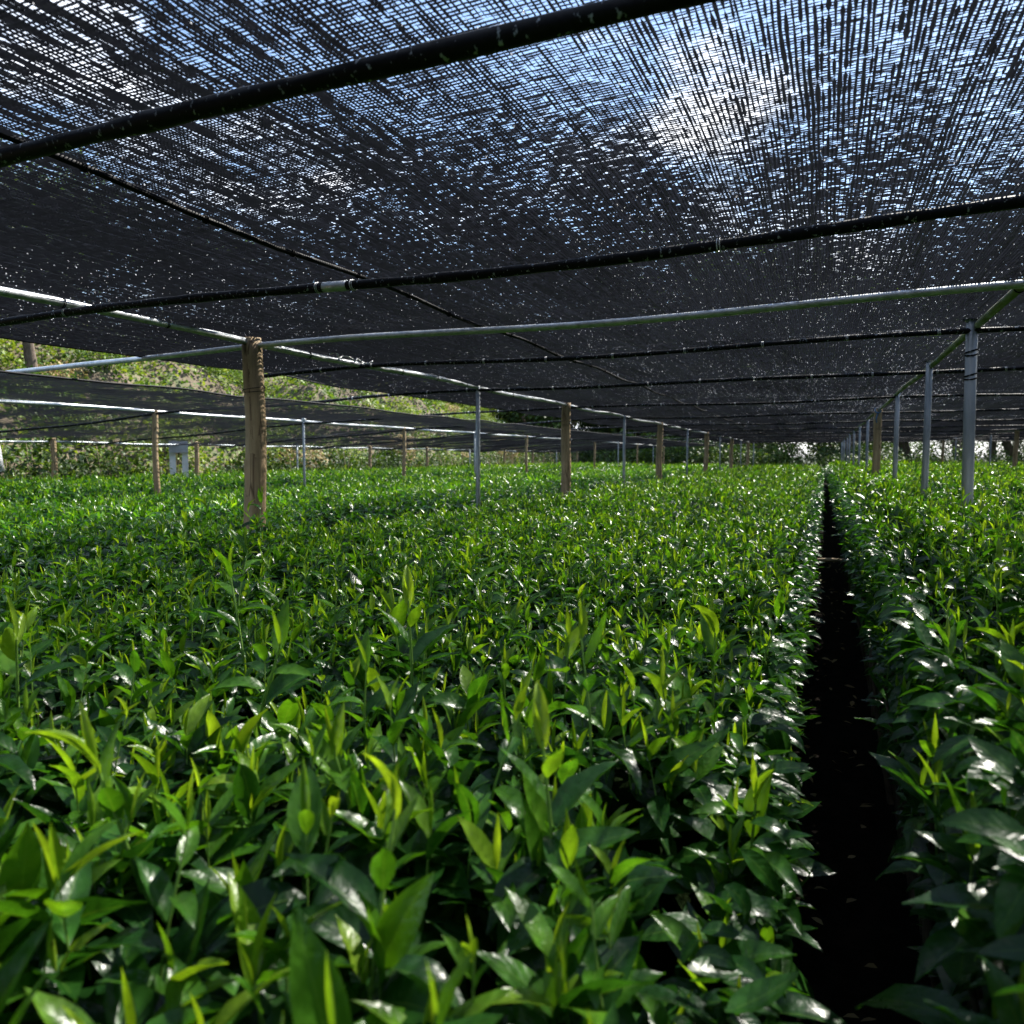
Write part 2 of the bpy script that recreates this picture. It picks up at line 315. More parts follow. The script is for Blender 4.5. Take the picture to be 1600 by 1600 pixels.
def hedge(x0, x1, y0, y1, ztop, label, ab=0.):
    """Empty > foliage, woody_shade_core, trunks"""
    root = empty('tea_hedge', ((x0 + x1) / 2, y0, 0)); org = np.array(root.location)
    tag(root, label, 'tea hedge', 'clipped tea hedges in parallel rows')
    parts = []; sv = []; sr = []
    g = np.random.default_rng(int(abs(x0) * 100) + 5)
    for (r0, r1, dens, nl, nu, sc) in ZONES:
        area = (x1 - x0) * (min(y1, r1) - max(y0, -r1))
        if area <= 0: continue
        n = int(area * dens)
        P = np.stack([g.uniform(x0, x1, n), g.uniform(max(y0, -r1), min(y1, r1), n), np.zeros(n)], -1)
        d = np.hypot(P[:, 0], P[:, 1]); k = (d >= r0) & (d < r1) & inview(P, 28 if r1 > 6 else 60)
        k |= (d < min(r1, 1.9)) & (d >= r0)
        P = P[k]; n = len(P)
        if not n: continue
        H = np.abs(g.normal(.035, .018, n)) * min(sc, 1.5) + .012
        tallm = g.random(n) < .16; H[tallm] += g.uniform(.02, .07, tallm.sum())
        P[:, 2] = canopy(P[:, 0], P[:, 1], x0, x1, ztop) - .045 - g.random(n) * .045
        p, top = rosettes(P, H, g.normal(1.0, .13, n) * sc, nl, nu, g, agebias=ab)
        parts += p
        # short dark leaves filling below
        m = int(n * 1.3) if sc < 2 else n // 2
        Q = np.stack([g.uniform(x0 + .02, x1 - .02, m), P[:, 1][g.integers(0, n, m)] + g.normal(0, .1, m), np.zeros(m)], -1)
        Q[:, 0] = P[g.integers(0, n, m), 0]; Q[:, :2] = P[g.integers(0, n, m), :2] + g.normal(0, .03, (m, 2)); Q[:, 0] = np.clip(Q[:, 0], x0 + .01, x1 - .01)
        Q[:, 2] = canopy(Q[:, 0], Q[:, 1], x0, x1, ztop) - .075 - g.random(m) * .05
        L = .078 * sc * g.uniform(.8, 1.25, m)
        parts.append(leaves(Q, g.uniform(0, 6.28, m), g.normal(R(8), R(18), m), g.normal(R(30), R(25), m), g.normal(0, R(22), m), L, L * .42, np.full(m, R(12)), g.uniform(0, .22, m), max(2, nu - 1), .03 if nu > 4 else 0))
        if nu >= 4: sv.append(P); sr.append(top)
        # side walls of the hedge
        for side, xe in ((-1, x0), (1, x1)):
            if abs(xe) > 3.6 and r0 > 5: continue
            ln = min(y1, r1) - max(y0, -r1); m = int(ln * dens * 1.9)
            Y = g.uniform(max(y0, -r1), min(y1, r1), m); Zt = ztop - .05 - .62 * g.random(m) ** 1.25
            q = np.stack([np.full(m, xe) - side * (.015 + .10 * (ztop - Zt) + g.random(m) * .05), Y, Zt], -1)
            d = np.hypot(q[:, 0], q[:, 1]); kk = (d >= r0) & (d < r1); q = q[kk]; m = len(q)
            if not m: continue
            aa = (0 if side > 0 else math.pi) + g.normal(0, .8, m)
            L = .056 * min(sc, 1.1 if r1 < 6 else 9) * g.uniform(.7, 1.3, m)
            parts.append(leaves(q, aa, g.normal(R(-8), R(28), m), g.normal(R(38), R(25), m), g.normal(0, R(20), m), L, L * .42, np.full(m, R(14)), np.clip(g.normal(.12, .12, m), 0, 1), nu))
    V, F, A = merge(parts)
    mobj('foliage', npmesh('foliage', V - org, F, M['tea'], {'leaf': A}), root)
    if sv:
        v, f = stems(np.concatenate(sv) - org, np.concatenate(sr) - org, np.full(sum(map(len, sv)), .0017))
        tag(mobj('shoot_stems', npmesh('shoot_stems', v, f, M['stem']), root), kind='stuff')
    if x0 > -4 and x1 < 4:
        e = np.array([[1, 0, 0], [-1, 0, 0], [0, 1, 0], [0, -1, 0], [0, 0, 1], [0, 0, -1.]]); of = np.array([[0, 2, 4], [2, 1, 4], [1, 3, 4], [3, 0, 4], [2, 0, 5], [1, 2, 5], [3, 1, 5], [0, 3, 5]])
        dv = list(e); df = []; mid = {}
        def md(a, b):
            k = (min(a, b), max(a, b))
            if k not in mid: q = dv[a] + dv[b]; dv.append(q / np.linalg.norm(q)); mid[k] = len(dv) - 1
            return mid[k]
        for a, b, c in of: x_, y_, z_ = md(a, b), md(b, c), md(c, a); df += [[a, x_, z_], [b, y_, x_], [c, z_, y_], [x_, y_, z_]]
        dv = np.array(dv); df = np.array(df); d = np.hypot(V[:, 0], V[:, 1]); ok = np.where((d < 3.6) & (d > .3) & (V[:, 2] > ztop - .1) & (A[:, 0] > .15))[0]
        ok = g.choice(ok, 4200 if x0 < 0 else 2400, replace=False); rd = g.uniform(.0006, .0015, len(ok)) * (1 + .25 * d[ok])
        mobj_ = mobj('dew_drops', npmesh('dew_drops', ((V[ok] - org)[:, None] + dv[None] * rd[:, None, None]).reshape(-1, 3), (np.arange(len(ok))[:, None, None] * len(dv) + df[None]).reshape(-1, 3), M['dew']), root); tag(mobj_, kind='stuff')
    # opaque shell for the old wood, inner shade put into its dark colour
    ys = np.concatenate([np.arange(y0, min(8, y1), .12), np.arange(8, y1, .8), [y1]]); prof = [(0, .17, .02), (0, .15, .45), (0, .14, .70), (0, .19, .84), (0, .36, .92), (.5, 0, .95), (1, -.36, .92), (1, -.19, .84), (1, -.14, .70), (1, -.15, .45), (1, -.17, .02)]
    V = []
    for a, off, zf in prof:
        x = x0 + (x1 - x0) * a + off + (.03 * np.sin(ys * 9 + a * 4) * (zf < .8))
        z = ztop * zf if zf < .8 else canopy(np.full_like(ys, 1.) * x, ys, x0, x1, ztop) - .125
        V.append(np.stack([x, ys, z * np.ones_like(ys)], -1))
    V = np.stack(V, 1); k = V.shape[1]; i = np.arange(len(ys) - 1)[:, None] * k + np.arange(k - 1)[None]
    mobj('woody_shade_core', npmesh('woody_shade_core', V.reshape(-1, 3) - org, np.stack([i, i + 1, i + k + 1, i + k], -1).reshape(-1, 4), M['core']), root)
    if x0 > -4 and x1 < 4:
        tb = Tubes()
        for xe, sg in ((x0, 1), (x1, -1)):
            y = max(y0, -1.2)
            while y < 9:
                b = np.array([xe + sg * random.uniform(.10, .2), y, -.03]); e = np.array([xe + sg * random.uniform(.015, .09), y + random.uniform(-.12, .12), ztop * random.uniform(.6, .82)])
                mid = (b + e) / 2 + np.array([random.uniform(-.04, .04), random.uniform(-.05, .05), 0]); tb.tube([b - org, mid - org, e - org], [.012, .008, .004], 5, False)
                y += random.uniform(.03, .09)
        tag(mobj('trunks', tb.mesh('trunks', M['twig']), root), kind='stuff')
    return root
YE = 36.
hA = hedge(-2.93, -.045, -1.6, YE, .775, 'wide glossy tea hedge filling the foreground, left of the dark furrow')
hR = hedge(.15, 2.75, -1.6, YE, .93, 'tea hedge right of the dark furrow, with slim steel posts rising from it')
hB = hedge(-7.0, -3.38, 0, YE, .785, 'shaded tea hedge just behind the thick wooden post', -.06)  # lower leaf age puts this hedge's shade into its leaf colour
hC = hedge(-11.2, -7.3, 2, YE, .85, 'tea hedge at the foot of the brushy hillside, farthest left')
hD = hedge(3.05, 6.6, 4, YE, .90, 'second tea hedge to the right of the dark furrow, beyond the steel posts')
hE = hedge(7.0, 11.5, 10, YE, .92, 'farthest right tea hedge, near the bright edge trees')

# tall new shoots standing proud of the near hedges: each a part of its hedge
def shoot_variant(i):
    g = np.random.default_rng(100 + i); h = [.17, .13, .20, .15, .12, .18][i]
    B = np.zeros((1, 3)); p, top = rosettes(B, np.array([h]), np.array([1.4]), 6, 8, g, agebias=.10, spread=1.2, tall=True)
    V, F, A = merge(p)
    tb = Tubes(); tb.tube([(0, 0, -.06), (top[0][0] * .5, top[0][1] * .5, h * .5), tuple(top[0])], [.0024, .0019, .0013], 6, False)
    return npmesh('shoot', V, F, M['tea'], {'leaf': A}), tb.mesh('stem', M['stem'])
SV = [shoot_variant(i) for i in range(6)]
hand = [(-2.78, 3.05), (-2.9, 2.95), (-2.62, 2.9), (-2.7, 2.7), (-.80, 1.30), (-1.10, 1.18), (-.68, 1.15), (-.42, 1.22), (-.28, .98), (-.18, 1.38), (-.50, .72), (-.86, .92), (-.25, .72), (-1.22, .78), (-1.02, .60), (-.66, .55), (-.08, 1.02), (-1.45, 1.5), (-.35, .50), (-.9, 1.9), (-.15, 1.9)]
pts = [(x, y, hA, (-2.93, -.045, .775)) for x, y in hand]
g = np.random.default_rng(5)
while len(pts) < 92:
    r = 0.45 + 3.6 * g.random() ** 1.1; a = g.uniform(R(-14), R(62)); x, y = -r * math.sin(a), r * math.cos(a)
    if -2.85 < x < -.1: pts.append((x, y, hA, (-2.93, -.045, .775)))
for k in range(26): pts.append((g.uniform(.25, 1.2), g.uniform(.8, 5), hR, (.13, 2.75, .93)))
for i, (x, y, hd, (x0, x1, zt)) in enumerate(pts):
    me, st = SV[i % 6]; s = g.uniform(.55, .95) if i >= len(hand) else g.uniform(1.05, 1.3)
    z = float(canopy(np.array([x]), np.array([y]), x0, x1, zt)[0]) - .035
    o = mobj('shoot', me, hd, Vector((x, y, z)) - hd.location); o.scale = (s, s, s); o.rotation_euler = (g.normal(0, .12), g.normal(0, .12), g.uniform(0, 6.28))
    mobj('stem', st, o)

# ------------------------------------------------------------------ frame heights
def net_h(x):
    """height of the pipe frame: level over the near rows, dropping towards the hillside"""
    x = np.asarray(x, float)
    return np.interp(x, [-11.9, -10, -7.15, -4.3, -3.02, .7, 12], [1.42, 1.55, 1.73, 1.84, 1.86, 1.87, 1.9])
def log_post(x, y, top, r, lean=(0, 0), seed=0, k=22):
    root = bpy.data.objects.new('wooden_post', None)
    g = np.random.default_rng(seed); n = 26; z = np.linspace(-.15, top, n); th = np.linspace(0, 2 * math.pi, k, endpoint=False)
    c = np.stack([lean[0] * (z / top - 1) + .006 * np.sin(z * 5 + seed), lean[1] * (z / top - 1) + .006 * np.cos(z * 4 + seed), z], -1)
    rad = r * (1.06 - .12 * z / top)[:, None] * (1 + .035 * n2(np.cos(th)[None] * 1.6 + seed, z[:, None] * 3) * 2 + .006 * n2(th[None] * 3 + seed, z[:, None] * 7))
    for q in range(3):
        zk, tk = g.uniform(.8, top), g.uniform(0, 6.28)
        rad += r * .16 * np.exp(-((z[:, None] - zk) / .035) ** 2 - ((np.angle(np.exp(1j * (th[None] - tk)))) / .35) ** 2)
    if seed == 1: rad = rad + r * .45 * np.exp(-((z[:, None] - top + .07) / .035) ** 2 - (np.angle(np.exp(1j * (th[None] - R(38)))) / .5) ** 2)
    rad[-1] *= .93
    tb = Tubes(); tb.tube(c, rad, k)
    return tb.mesh('wooden_post', M['wood'])
def band(r, z, n=2, th=.0035, mat='wire', wob=.01):
    tb = Tubes()
    for q in range(n):
        a = np.linspace(0, 2 * math.pi, 20); tb.tube(np.stack([r * np.cos(a), r * np.sin(a), z + q * .012 + wob * np.sin(a + q)], -1), th, 5, False)
    return tb.mesh('wire_binding', M[mat])
ORD = ['nearest', 'second', 'third', 'fourth', 'fifth', 'sixth', 'seventh', 'eighth', 'ninth', 'tenth']
YS = [3.35, 6.3, 8.95, 11.8, 14.8, 17.9, 21.0, 24.1, 27.2, 30.3, 33.4, 35.8]
WOODM = {}
def wooden(x, y, top, r, label, group, seed, lean=(0, 0), detail=False):
    if detail or seed % 4 not in WOODM:
        me = log_post(x, y, top, r, lean, seed)
        if not detail: WOODM[seed % 4] = (me, r, top)
    o = empty('wooden_post', (x, y, 0)) ; tag(o, label, 'post', group)
    if detail: p = mobj('log', me, o); mobj('wire_binding', band(r * 1.06, top - .30, 2, .0022), o)
    else:
        me, r0, t0 = WOODM[seed % 4]; p = mobj('log', me, o); p.scale = (r / r0, r / r0, top / t0)
        b = mobj('wire_binding', WB, o); b.location.z = top - .03; b.scale = (r * 19.8, r * 19.8, 1)
    return o
def steelmesh(r, top):
    tb = Tubes(); tb.tube([(0, 0, -.1), (0, 0, top * .5), (0, 0, top)], r, 14); return tb.mesh('pipe', M['steel'])
WB = band(.055, 0, 2, .003, 'wire', 0.006)
for v in WB.vertices: pass
SP = steelmesh(.019, 1.0)
tb = Tubes(); tb.tube([(0, 0, 0), (0, 0, .045), (0, 0, .058)], [.024, .024, .014], 12); tb.box((.024, 0, .022), (.02, .03, .03)); CL = tb.mesh('pipe_clamp', M['tie'])
tb = Tubes(); tb.tube([(0, 0, 0), (0, 0, .045), (0, 0, .058)], [.024, .024, .014], 12); tb.box((.024, 0, .022), (.02, .03, .03)); CLR = tb.mesh('pipe_clamp', M['rust'])
def steel(x, y, top, label, group, s=1., tilt=(0, 0), rusty=False):
    o = empty('steel_post', (x, y, 0)); tag(o, label, 'post', group); o.rotation_euler = (tilt[0], tilt[1], random.uniform(0, 6))
    p = mobj('pipe', SP, o); p.scale = (s, s, top)
    c = mobj('pipe_clamp', CLR if rusty else CL, o); c.location.z = top - .05; c.scale = (s, s, 1)
    return o
GL, GR_, G2 = 'posts of the left row', 'posts of the right row', 'posts of the far left row'
for i, y in enumerate(YS):
    x = -3.02 + random.uniform(-.02, .02) * (i > 0)
    wd = i % 2 == 0
    if i < 8: lb = f"{ORD[i]} post of the left row, " + ('a thick knotty tan log in front' if i == 0 else 'a round weathered log' if wd else 'a slim galvanised steel pipe')
    else: lb = 'distant ' + ('wooden' if wd else 'steel') + ' post near the far end of the left row'
    if wd: wooden(x, y, 1.90 if i else 1.875, .060 if i == 0 else .062, lb, GL, i + 1, (.02, 0), detail=(i < 3))
    else: steel(x, y, 1.94, lb, GL, 1.15, (random.uniform(-.006, .006),) * 2, rusty=(i == 1))
YR = [4.4, 6.25, 8.95, 11.8, 14.8, 17.9, 21.0, 24.1, 27.2, 30.3, 33.4, 35.8]
for i, y in enumerate(YR):
    if i < 8: lb = f"{ORD[i]} post of the right row, " + ('the thickest grey steel pipe' if i == 0 else 'a rough dark split wooden stake' if i == 3 else 'a grey galvanised steel pipe')
    else: lb = 'distant steel post near the far end of the right row'
    if i == 3: wooden(.70, y, 1.9, .055, lb, GR_, 21, (.03, 0), detail=True)
    else: steel(.70 + random.uniform(-.015, .015) * (i > 0), y, 1.95 if i else 1.94, lb, GR_, 1.42 if i == 0 else 1.25, (0, R(-.9)) if i == 0 else (0, 0))
    if i == 0:
        for zb in (1.60, 1.72): b_ = mobj('wire_binding', WB, [q for q in col.objects if q.name.startswith('steel_post')][-1]); b_.location.z = zb; b_.scale = (.53, .53, 1.4)
for i, y in enumerate(YS[1:]):
    wd = i % 2 == 0 or i == 5
    lb = (f"{ORD[i]} visible post of the far left row, " + ('a weathered wooden pole' if wd else 'a thin steel pipe')) if i < 5 else 'small distant ' + ('wooden' if wd else 'steel') + ' post of the far left row'
    (wooden(-7.15, y, 1.74, .034, lb, G2, i + 30) if wd else steel(-7.15, y, 1.78, lb, G2, 1.0))
YS3 = [5.2, 8.0, 10.9, 13.9, 16.9, 20, 23, 26, 29, 32, 35]
for i, y in enumerate(YS3):
    lb = f"{ORD[i]} slim post along the hillside foot, under the low net" if i < 4 else 'small distant post along the hillside foot under the low net'
    (wooden(-11.3, y, 1.5, .045, lb, 'posts along the hillside foot', i + 50) if i % 3 else steel(-11.3, y, 1.52, lb, 'posts along the hillside foot', 1.1))
for xx, nm in ((4.45, 'first row beyond the right steel row'), (8.2, 'far right row')):
    for i, y in enumerate([12.2, 15.3, 18.4, 21.5, 24.6, 27.7, 30.8, 33.9]):
        if xx > 6 and y < 26: continue
        (wooden(xx, y + .6, 1.9, .055, 'small distant wooden post in the ' + nm, 'posts on the far right', i + 70) if i % 2 else steel(xx, y + .6, 1.9, 'small distant steel post in the ' + nm, 'posts on the far right', 1.2))

# ------------------------------------------------------------------ rails
def rail(name, pts, r, mat, label, cat, group, ties=None, tie_mat='wire'):
    root = empty(name, tuple(pts[0])); tag(root, label, cat, group); o = np.array(pts[0])
    rr_ = r * (1 + (.16 * np.sin(np.arange(len(pts)) * 2.1) * np.sin(np.arange(len(pts)) * .77) if mat == 'black' else 0 * np.arange(len(pts)))); tb = Tubes(); tb.tube(np.array(pts) - o, rr_, 10); mobj('pipe', tb.mesh('pipe', M[mat]), root)
    P = np.array(pts); d = np.linalg.norm(np.diff(P, axis=0), axis=1); L = np.concatenate([[0], np.cumsum(d)])
    for s in (ties or []):
        c = np.array([np.interp(s, L, P[:, k]) for k in range(3)]); dr = (P[-1] - P[0]) / np.linalg.norm(P[-1] - P[0])
        up = np.array([0, 0, 1.]); sdv = np.cross(dr, up)
        t = Tubes(); a = np.linspace(0, 4 * math.pi, 22)
        q = c - o + (r + .002) * (np.cos(a)[:, None] * up + np.sin(a)[:, None] * sdv) + dr * (a[:, None] * .0012); q[-1] = q[-1] + np.array([.01, 0, -.03])
        t.tube(q, .0018, 5, False); mobj('tie', t.mesh('tie', M[tie_mat]), root)
    return root
def longline(x, y0, y1, dz, sag, step=.3, per=2.95, ph=.4):
    ys = np.arange(y0, y1, step); return [(x + .008 * math.sin(y * 1.3), y, float(net_h(x)) + dz - sag * math.sin(math.pi * ((y + ph) % per) / per) ** 2) for y in ys]
rail('row_rail', longline(-3.02, -2.6, YE, 0.0, .018), .019, 'rail', 'bright galvanised pipe running along the tops of the left row of posts', 'pipe', 'pipes running along the rows', ties=[2.6 + k * .55 for k in range(14)])
rail('row_rail', longline(.70, -2.6, YE, 0.0, .006), .018, 'mossy', 'green algae stained pipe along the tops of the right row of posts', 'pipe', 'pipes running along the rows', ties=[5.2, 6.1, 7.2, 8.85, 11.5])
rail('row_rail', longline(-7.15, 1, YE, 0.0, .01), .018, 'rail', 'pale pipe under the lower left net, on the far left row of posts', 'pipe', 'pipes running along the rows')
rail('row_rail', longline(-11.5, 1, YE, 0.0, .02), .016, 'steel', 'thin pipe along the lowest edge of the left net by the hillside', 'pipe', 'pipes running along the rows')
rail('row_rail', longline(4.45, 4, YE, 0.0, .02), .016, 'steel', 'pipe on the small posts beyond the right steel row', 'pipe', 'pipes running along the rows')
rail('net_wire', longline(-1.62, -2.6, YE, .015, .02, per=1.475), .0085, 'wire', 'black wire under the net between the two post rows, crossing the black pipe', 'wire', None, ties=[3.1 + .37 * k for k in range(16)])
def crossline(y, x0, x1, dz, sag, r_=.12, jit=0):
    xs = np.arange(x0, x1, r_); return [(x, y + jit * math.sin(x * .8), float(net_h(x)) + dz - sag * math.sin(math.pi * ((x - .70) % 3.72) / 3.72) ** 2 - .008 * math.sin(x * 2.1 + y)) for x in xs]
CR = [(-.1, 'black'), (1.05, 'black'), (2.22, 'black'), (3.35, 'rail'), (4.4, 'black'), (6.3, 'black'), (8.95, 'black'), (11.8, 'black'), (14.8, 'black'), (17.9, 'black'), (21., 'black'), (24.1, 'black'), (27.2, 'black'), (30.3, 'black'), (33.4, 'black'), (35.9, 'black')]
CN = ['black pipe over the camera, crossing the rows behind the top of the view', 'black pipe crossing overhead, nearer than the thick black one', 'thick black pipe with painted white glints, crossing overhead in front of the wooden post', 'bare galvanised pipe crossing from the top of the thick wooden post', 'black pipe crossing at the thickest steel post on the right', 'black pipe crossing from the second post of the left row', 'thin dark pipe crossing from the third post of the left row', 'thin dark pipe crossing from the fourth post of the left row', 'thin dark pipe crossing from the fifth post of the left row', 'thin dark pipe crossing from the sixth post of the left row']
for i, (y, mt) in enumerate(CR):
    lb = CN[i] if i < len(CN) else 'distant thin dark pipe crossing under the net near its far end'
    ties = [abs(x + 5) for x in np.arange(-4.4, 3.4, .43)] if 2 < y < 9 else None
    x0 = -3.95 if y < 2 or y == 4.4 else -6.4 if y == 3.35 else -11.6
    if ties and x0 < -6: ties = [t + 6.6 for t in ties]
    if y == 2.22: x0 = -3.95; ties = [abs(x + 3.95) for x in (-3.02, -1.7, -1.55, -.3, .70, 1.3, 1.9)]
    rail('cross_rail', crossline(y, x0, 12, -.036 if i != 3 else -.03, .012 if i != 2 else .035), [.017, .017, .0165, .016, .014, .015][i] if i < 6 else .014, mt, lb, 'pipe', 'pipes crossing the rows under the net', ties, 'tie' if mt == 'black' else 'wire')

# ------------------------------------------------------------------ shade nets (real yarns)
def yarn_net(x0, x1, zones, zf, wl=.56, wc=.16, p=.0098, seed=1, hc=.36, lh=1.3):
    """zones [(ya, yb, pitch multiplier, step)] ; longitudinal tapes and crossing wefts as triangular prisms"""
    g = np.random.default_rng(seed); VV = []; FF = []; off = 0
    def prism(C, side, up, W, Hh):
        nonlocal off
        a, b = C.shape[:2]
        V = np.stack([C + side * W[..., None], C - side * W[..., None], C + up * Hh[..., None]], 2)
        i = (np.arange(a) * b * 3)[:, None, None]; j = (np.arange(b - 1) * 3)[None, :, None]
        q = np.array([[0, 1, 4, 3], [1, 2, 5, 4], [2, 0, 3, 5]])
        F = (i[..., None] + j[..., None] + q[None, None]).reshape(-1, 4) + off
        VV.append(V.reshape(-1, 3)); FF.append(F); off += a * b * 3
    for (ya, yb, m, st) in zones:
        pp = p * m; nx = int((x1 - x0) / pp); xs = x0 + (np.arange(nx) + .5) * pp; ys = np.linspace(ya, yb, max(2, int((yb - ya) / st)) + 1)
        X, Y = np.meshgrid(xs, ys, indexing='ij')
        X = X + pp * (1.0 * n2(X * 3.0, Y * 1.1) + .5 * n2(X / pp * .37, Y * 2.) + .5 * n2(X / pp * .9, Y * 6)); Z = zf(X, Y) + .002 * n2(X / pp, Y * 9)
        W = pp * wl / 2 * (1 + .9 * n2(X / pp * .6, Y * 5) + .55 * n2(X * 2.3 + 5, Y * 1.3)) * np.clip(g.normal(1, .2, X.shape), .25, 1.6) * (.96 + .5 * (g.random((nx, 1)) - .5) * 2 * (.6 + 1.2 * n2(X * 2, Y * .8)))
        W = np.where(g.random(X.shape) < (.12 if m < 2 else .15), W * .10, W)
        prism(np.stack([X, Y, Z], -1), np.array([1., 0, 0]), np.array([0, 0, -1.]), np.minimum(W, pp * .56), np.minimum(W * lh, pp * .5))
        ny = int((yb - ya) / pp); yy = ya + (np.arange(ny) + .5) * pp; xx = np.linspace(x0, x1, int((x1 - x0) / (st * (.55 if st < .03 else .8))) + 2)
        Y, X = np.meshgrid(yy, xx, indexing='ij'); Y = Y + pp * (.5 * n2(X * 4, Y / pp * .8) + .8 * n2(X * 1.5, Y * 3)); Z = zf(X, Y) + .003
        W = pp * wc / 2 * np.clip(g.normal(1, .3, X.shape), .4, 2)
        Hh = pp * hc * np.clip(1.52 - .22 * np.clip((Y - 2.6) / 1.5, 0, 1) - .26 * np.exp(-((X - .1 - .02 * Y) / 1.0) ** 2) - np.abs(g.normal(0, .36, X.shape)) + .8 * n2(X * 1.1 + 7, Y * .9) + .6 * n2(X * 7, Y * 1.0), .05, 1.9)
        hol = g.random(X.shape) < (.085 if m < 2 else .14 + .25 * np.clip(n2(X * .7 + 3, Y * .35) * 2, 0, 1)); Hh = np.where(hol, Hh * .06, Hh); W = np.where(hol, W * .4, W)
        prism(np.stack([X, Y, Z], -1), np.array([0, 1., 0]), np.array([0, 0, -1.]), W, Hh)
    V = np.concatenate(VV); F = np.concatenate(FF); return V, F
def zmain(X, Y):
    e = np.clip((X + 3.9) / .9, 0, 1)
    return net_h(X) + .022 + .035 * n2(X * .9, Y * 1.1) + .02 * n2(X * 2.7, Y * 1.3) - .05 * (1 - e) ** 2
V, F = yarn_net(-3.9, 12, [(-3, .6, 1.2, .06), (.6, 4.6, 1, .02), (4.6, 9, 1.6, .07), (9, 16, 3, .2), (16, 36.2, 6, .6)], zmain)
main = mobj('shade_net', npmesh('shade_net', V, F, M['net'], smooth=False)); tag(main, 'large black woven shade net stretched overhead across the rows', 'shade net', 'black shade nets')
tb = Tubes(); ys = np.arange(-3, 36.2, .12); tb.tube([(-3.9 + .02 * math.sin(y * 2.3), y, float(zmain(np.array([-3.9]), np.array([y]))[0])) for y in ys], .006, 5); mobj('hem', tb.mesh('hem', M['wire']), main)
m_, t_, b_ = newmat('glint_droplet'); b_.inputs['Base Color'].default_value = (.85, .87, .9, 1); b_.inputs['Roughness'].default_value = .08  # pale drops added below the net, sun glints put into their white colour
tl_ = t_.nodes.new('ShaderNodeBsdfTranslucent'); tl_.inputs[0].default_value = (.95, .96, 1, 1); ms_ = t_.nodes.new('ShaderNodeMixShader'); ms_.inputs[0].default_value = .75
t_.links.new(b_.outputs[0], ms_.inputs[1]); t_.links.new(tl_.outputs[0], ms_.inputs[2]); t_.links.new(ms_.outputs[0], t_.nodes['Material Output'].inputs[0])
g = np.random.default_rng(66); n = 60000; P = np.stack([g.uniform(-3.85, 6.5, n), .3 + 15.5 * g.random(n) ** 1.25, np.zeros(n)], -1)
P = P[g.random(n) < np.clip(.55 + 1.3 * n2(P[:, 0] * 1.3, P[:, 1] * .8) + .8 * n2(P[:, 0] * 9, P[:, 1] * .7) + .3 * np.exp(-((P[:, 0] - .3) / 1.2) ** 2), .05, 1)]; n = len(P); P[:, 2] = zmain(P[:, 0], P[:, 1]) - .0035
rd = g.uniform(.0008, .0021, n) * (1 + .07 * P[:, 1])
oc = np.array([[.9, 0, 0], [-.9, 0, 0], [0, 1.7, 0], [0, -1.7, 0], [0, 0, 1], [0, 0, -1.2]]); of = np.array([[0, 2, 4], [2, 1, 4], [1, 3, 4], [3, 0, 4], [2, 0, 5], [1, 2, 5], [3, 1, 5], [0, 3, 5]])
tag(mobj('glint_drops', npmesh('glint_drops', (P[:, None] + oc[None] * rd[:, None, None]).reshape(-1, 3), (np.arange(n)[:, None, None] * 6 + of[None]).reshape(-1, 3), m_), main), kind='stuff')
def zlow(X, Y): return np.interp(X, [-11.9, -10, -7.15, -4.4], [1.44, 1.57, 1.752, 1.70]) + .14 * n2(X * .6 + 3, Y * .6) * np.clip((-X - 4.8), 0, 1) + .03 * n2(X * 2, Y * 1.7)
V, F = yarn_net(-11.9, -4.4, [(1.5, 12, 2, .12), (12, 36.2, 4.5, .4)], zlow, .46, .14, seed=4, hc=.12, lh=.12)
low = mobj('shade_net', npmesh('shade_net', V, F, M['net'], smooth=False)); tag(low, 'lower black shade net on the left, sloping down towards the hillside', 'shade net', 'black shade nets')
tb = Tubes(); tb.tube([(-4.4, y, float(zlow(np.array([-4.4]), np.array([y]))[0])) for y in np.arange(1.5, 36.2, .2)], .008, 5); mobj('hem', tb.mesh('hem', M['wire']), low)

# ------------------------------------------------------------------ bushes, stalks and trees
def clump(seed, n, size, flat=.7, L=.09, agem=.5, mat='bush'):
    g = np.random.default_rng(seed); nb = 9; c = g.normal(0, .42, (nb, 3)) * size * np.array([1, 1, flat]); c[:, 2] = np.abs(c[:, 2]) + .25 * size
    rb = g.uniform(.28, .5, nb) * size; k = g.integers(0, nb, n); d = g.normal(0, 1, (n, 3)); d /= np.linalg.norm(d, axis=1)[:, None]
    P = c[k] + d * (rb[k] * g.uniform(.5, 1.05, n) ** .6)[:, None]; P[:, 2] = np.maximum(P[:, 2], 0)
    l = L * g.uniform(.6, 1.3, n); az = np.arctan2(d[:, 1], d[:, 0]) + g.normal(0, .8, n)
    V, F, A = leaves(P, az, g.normal(R(10), R(35), n), g.normal(R(25), R(20), n), g.normal(0, .5, n), l, l * .6, np.full(n, R(12)), np.clip(g.normal(agem, .2, n), 0, 1), 2)
    return npmesh('foliage', V, F, M[mat], {'leaf': A})
n = 90000; g = np.random.default_rng(31); P = np.stack([-12.5 - 13 * g.random(n) ** 1.3, g.uniform(0, 46, n), np.zeros(n)], -1)
P[:, 2] = hill_z(P[:, 0], P[:, 1]) + .02 + g.random(n) * .22; k = n2(P[:, 0] * .8, P[:, 1] * .5) + .6 * n2(P[:, 0] * 2.3, P[:, 1] * 2.1) > -.55; P = P[k]; n = len(P); l = .14 * g.uniform(.6, 1.3, n)
V, F, A = leaves(P, g.normal(0, 1.4, n), g.normal(R(20), R(30), n), g.normal(R(30), R(20), n), g.normal(0, .4, n), l, l * .7, np.full(n, R(12)), np.clip(g.normal(.5, .25, n) + n2(P[:, 0] * .6 + 9, P[:, 1] * .6), 0, 1), 2)
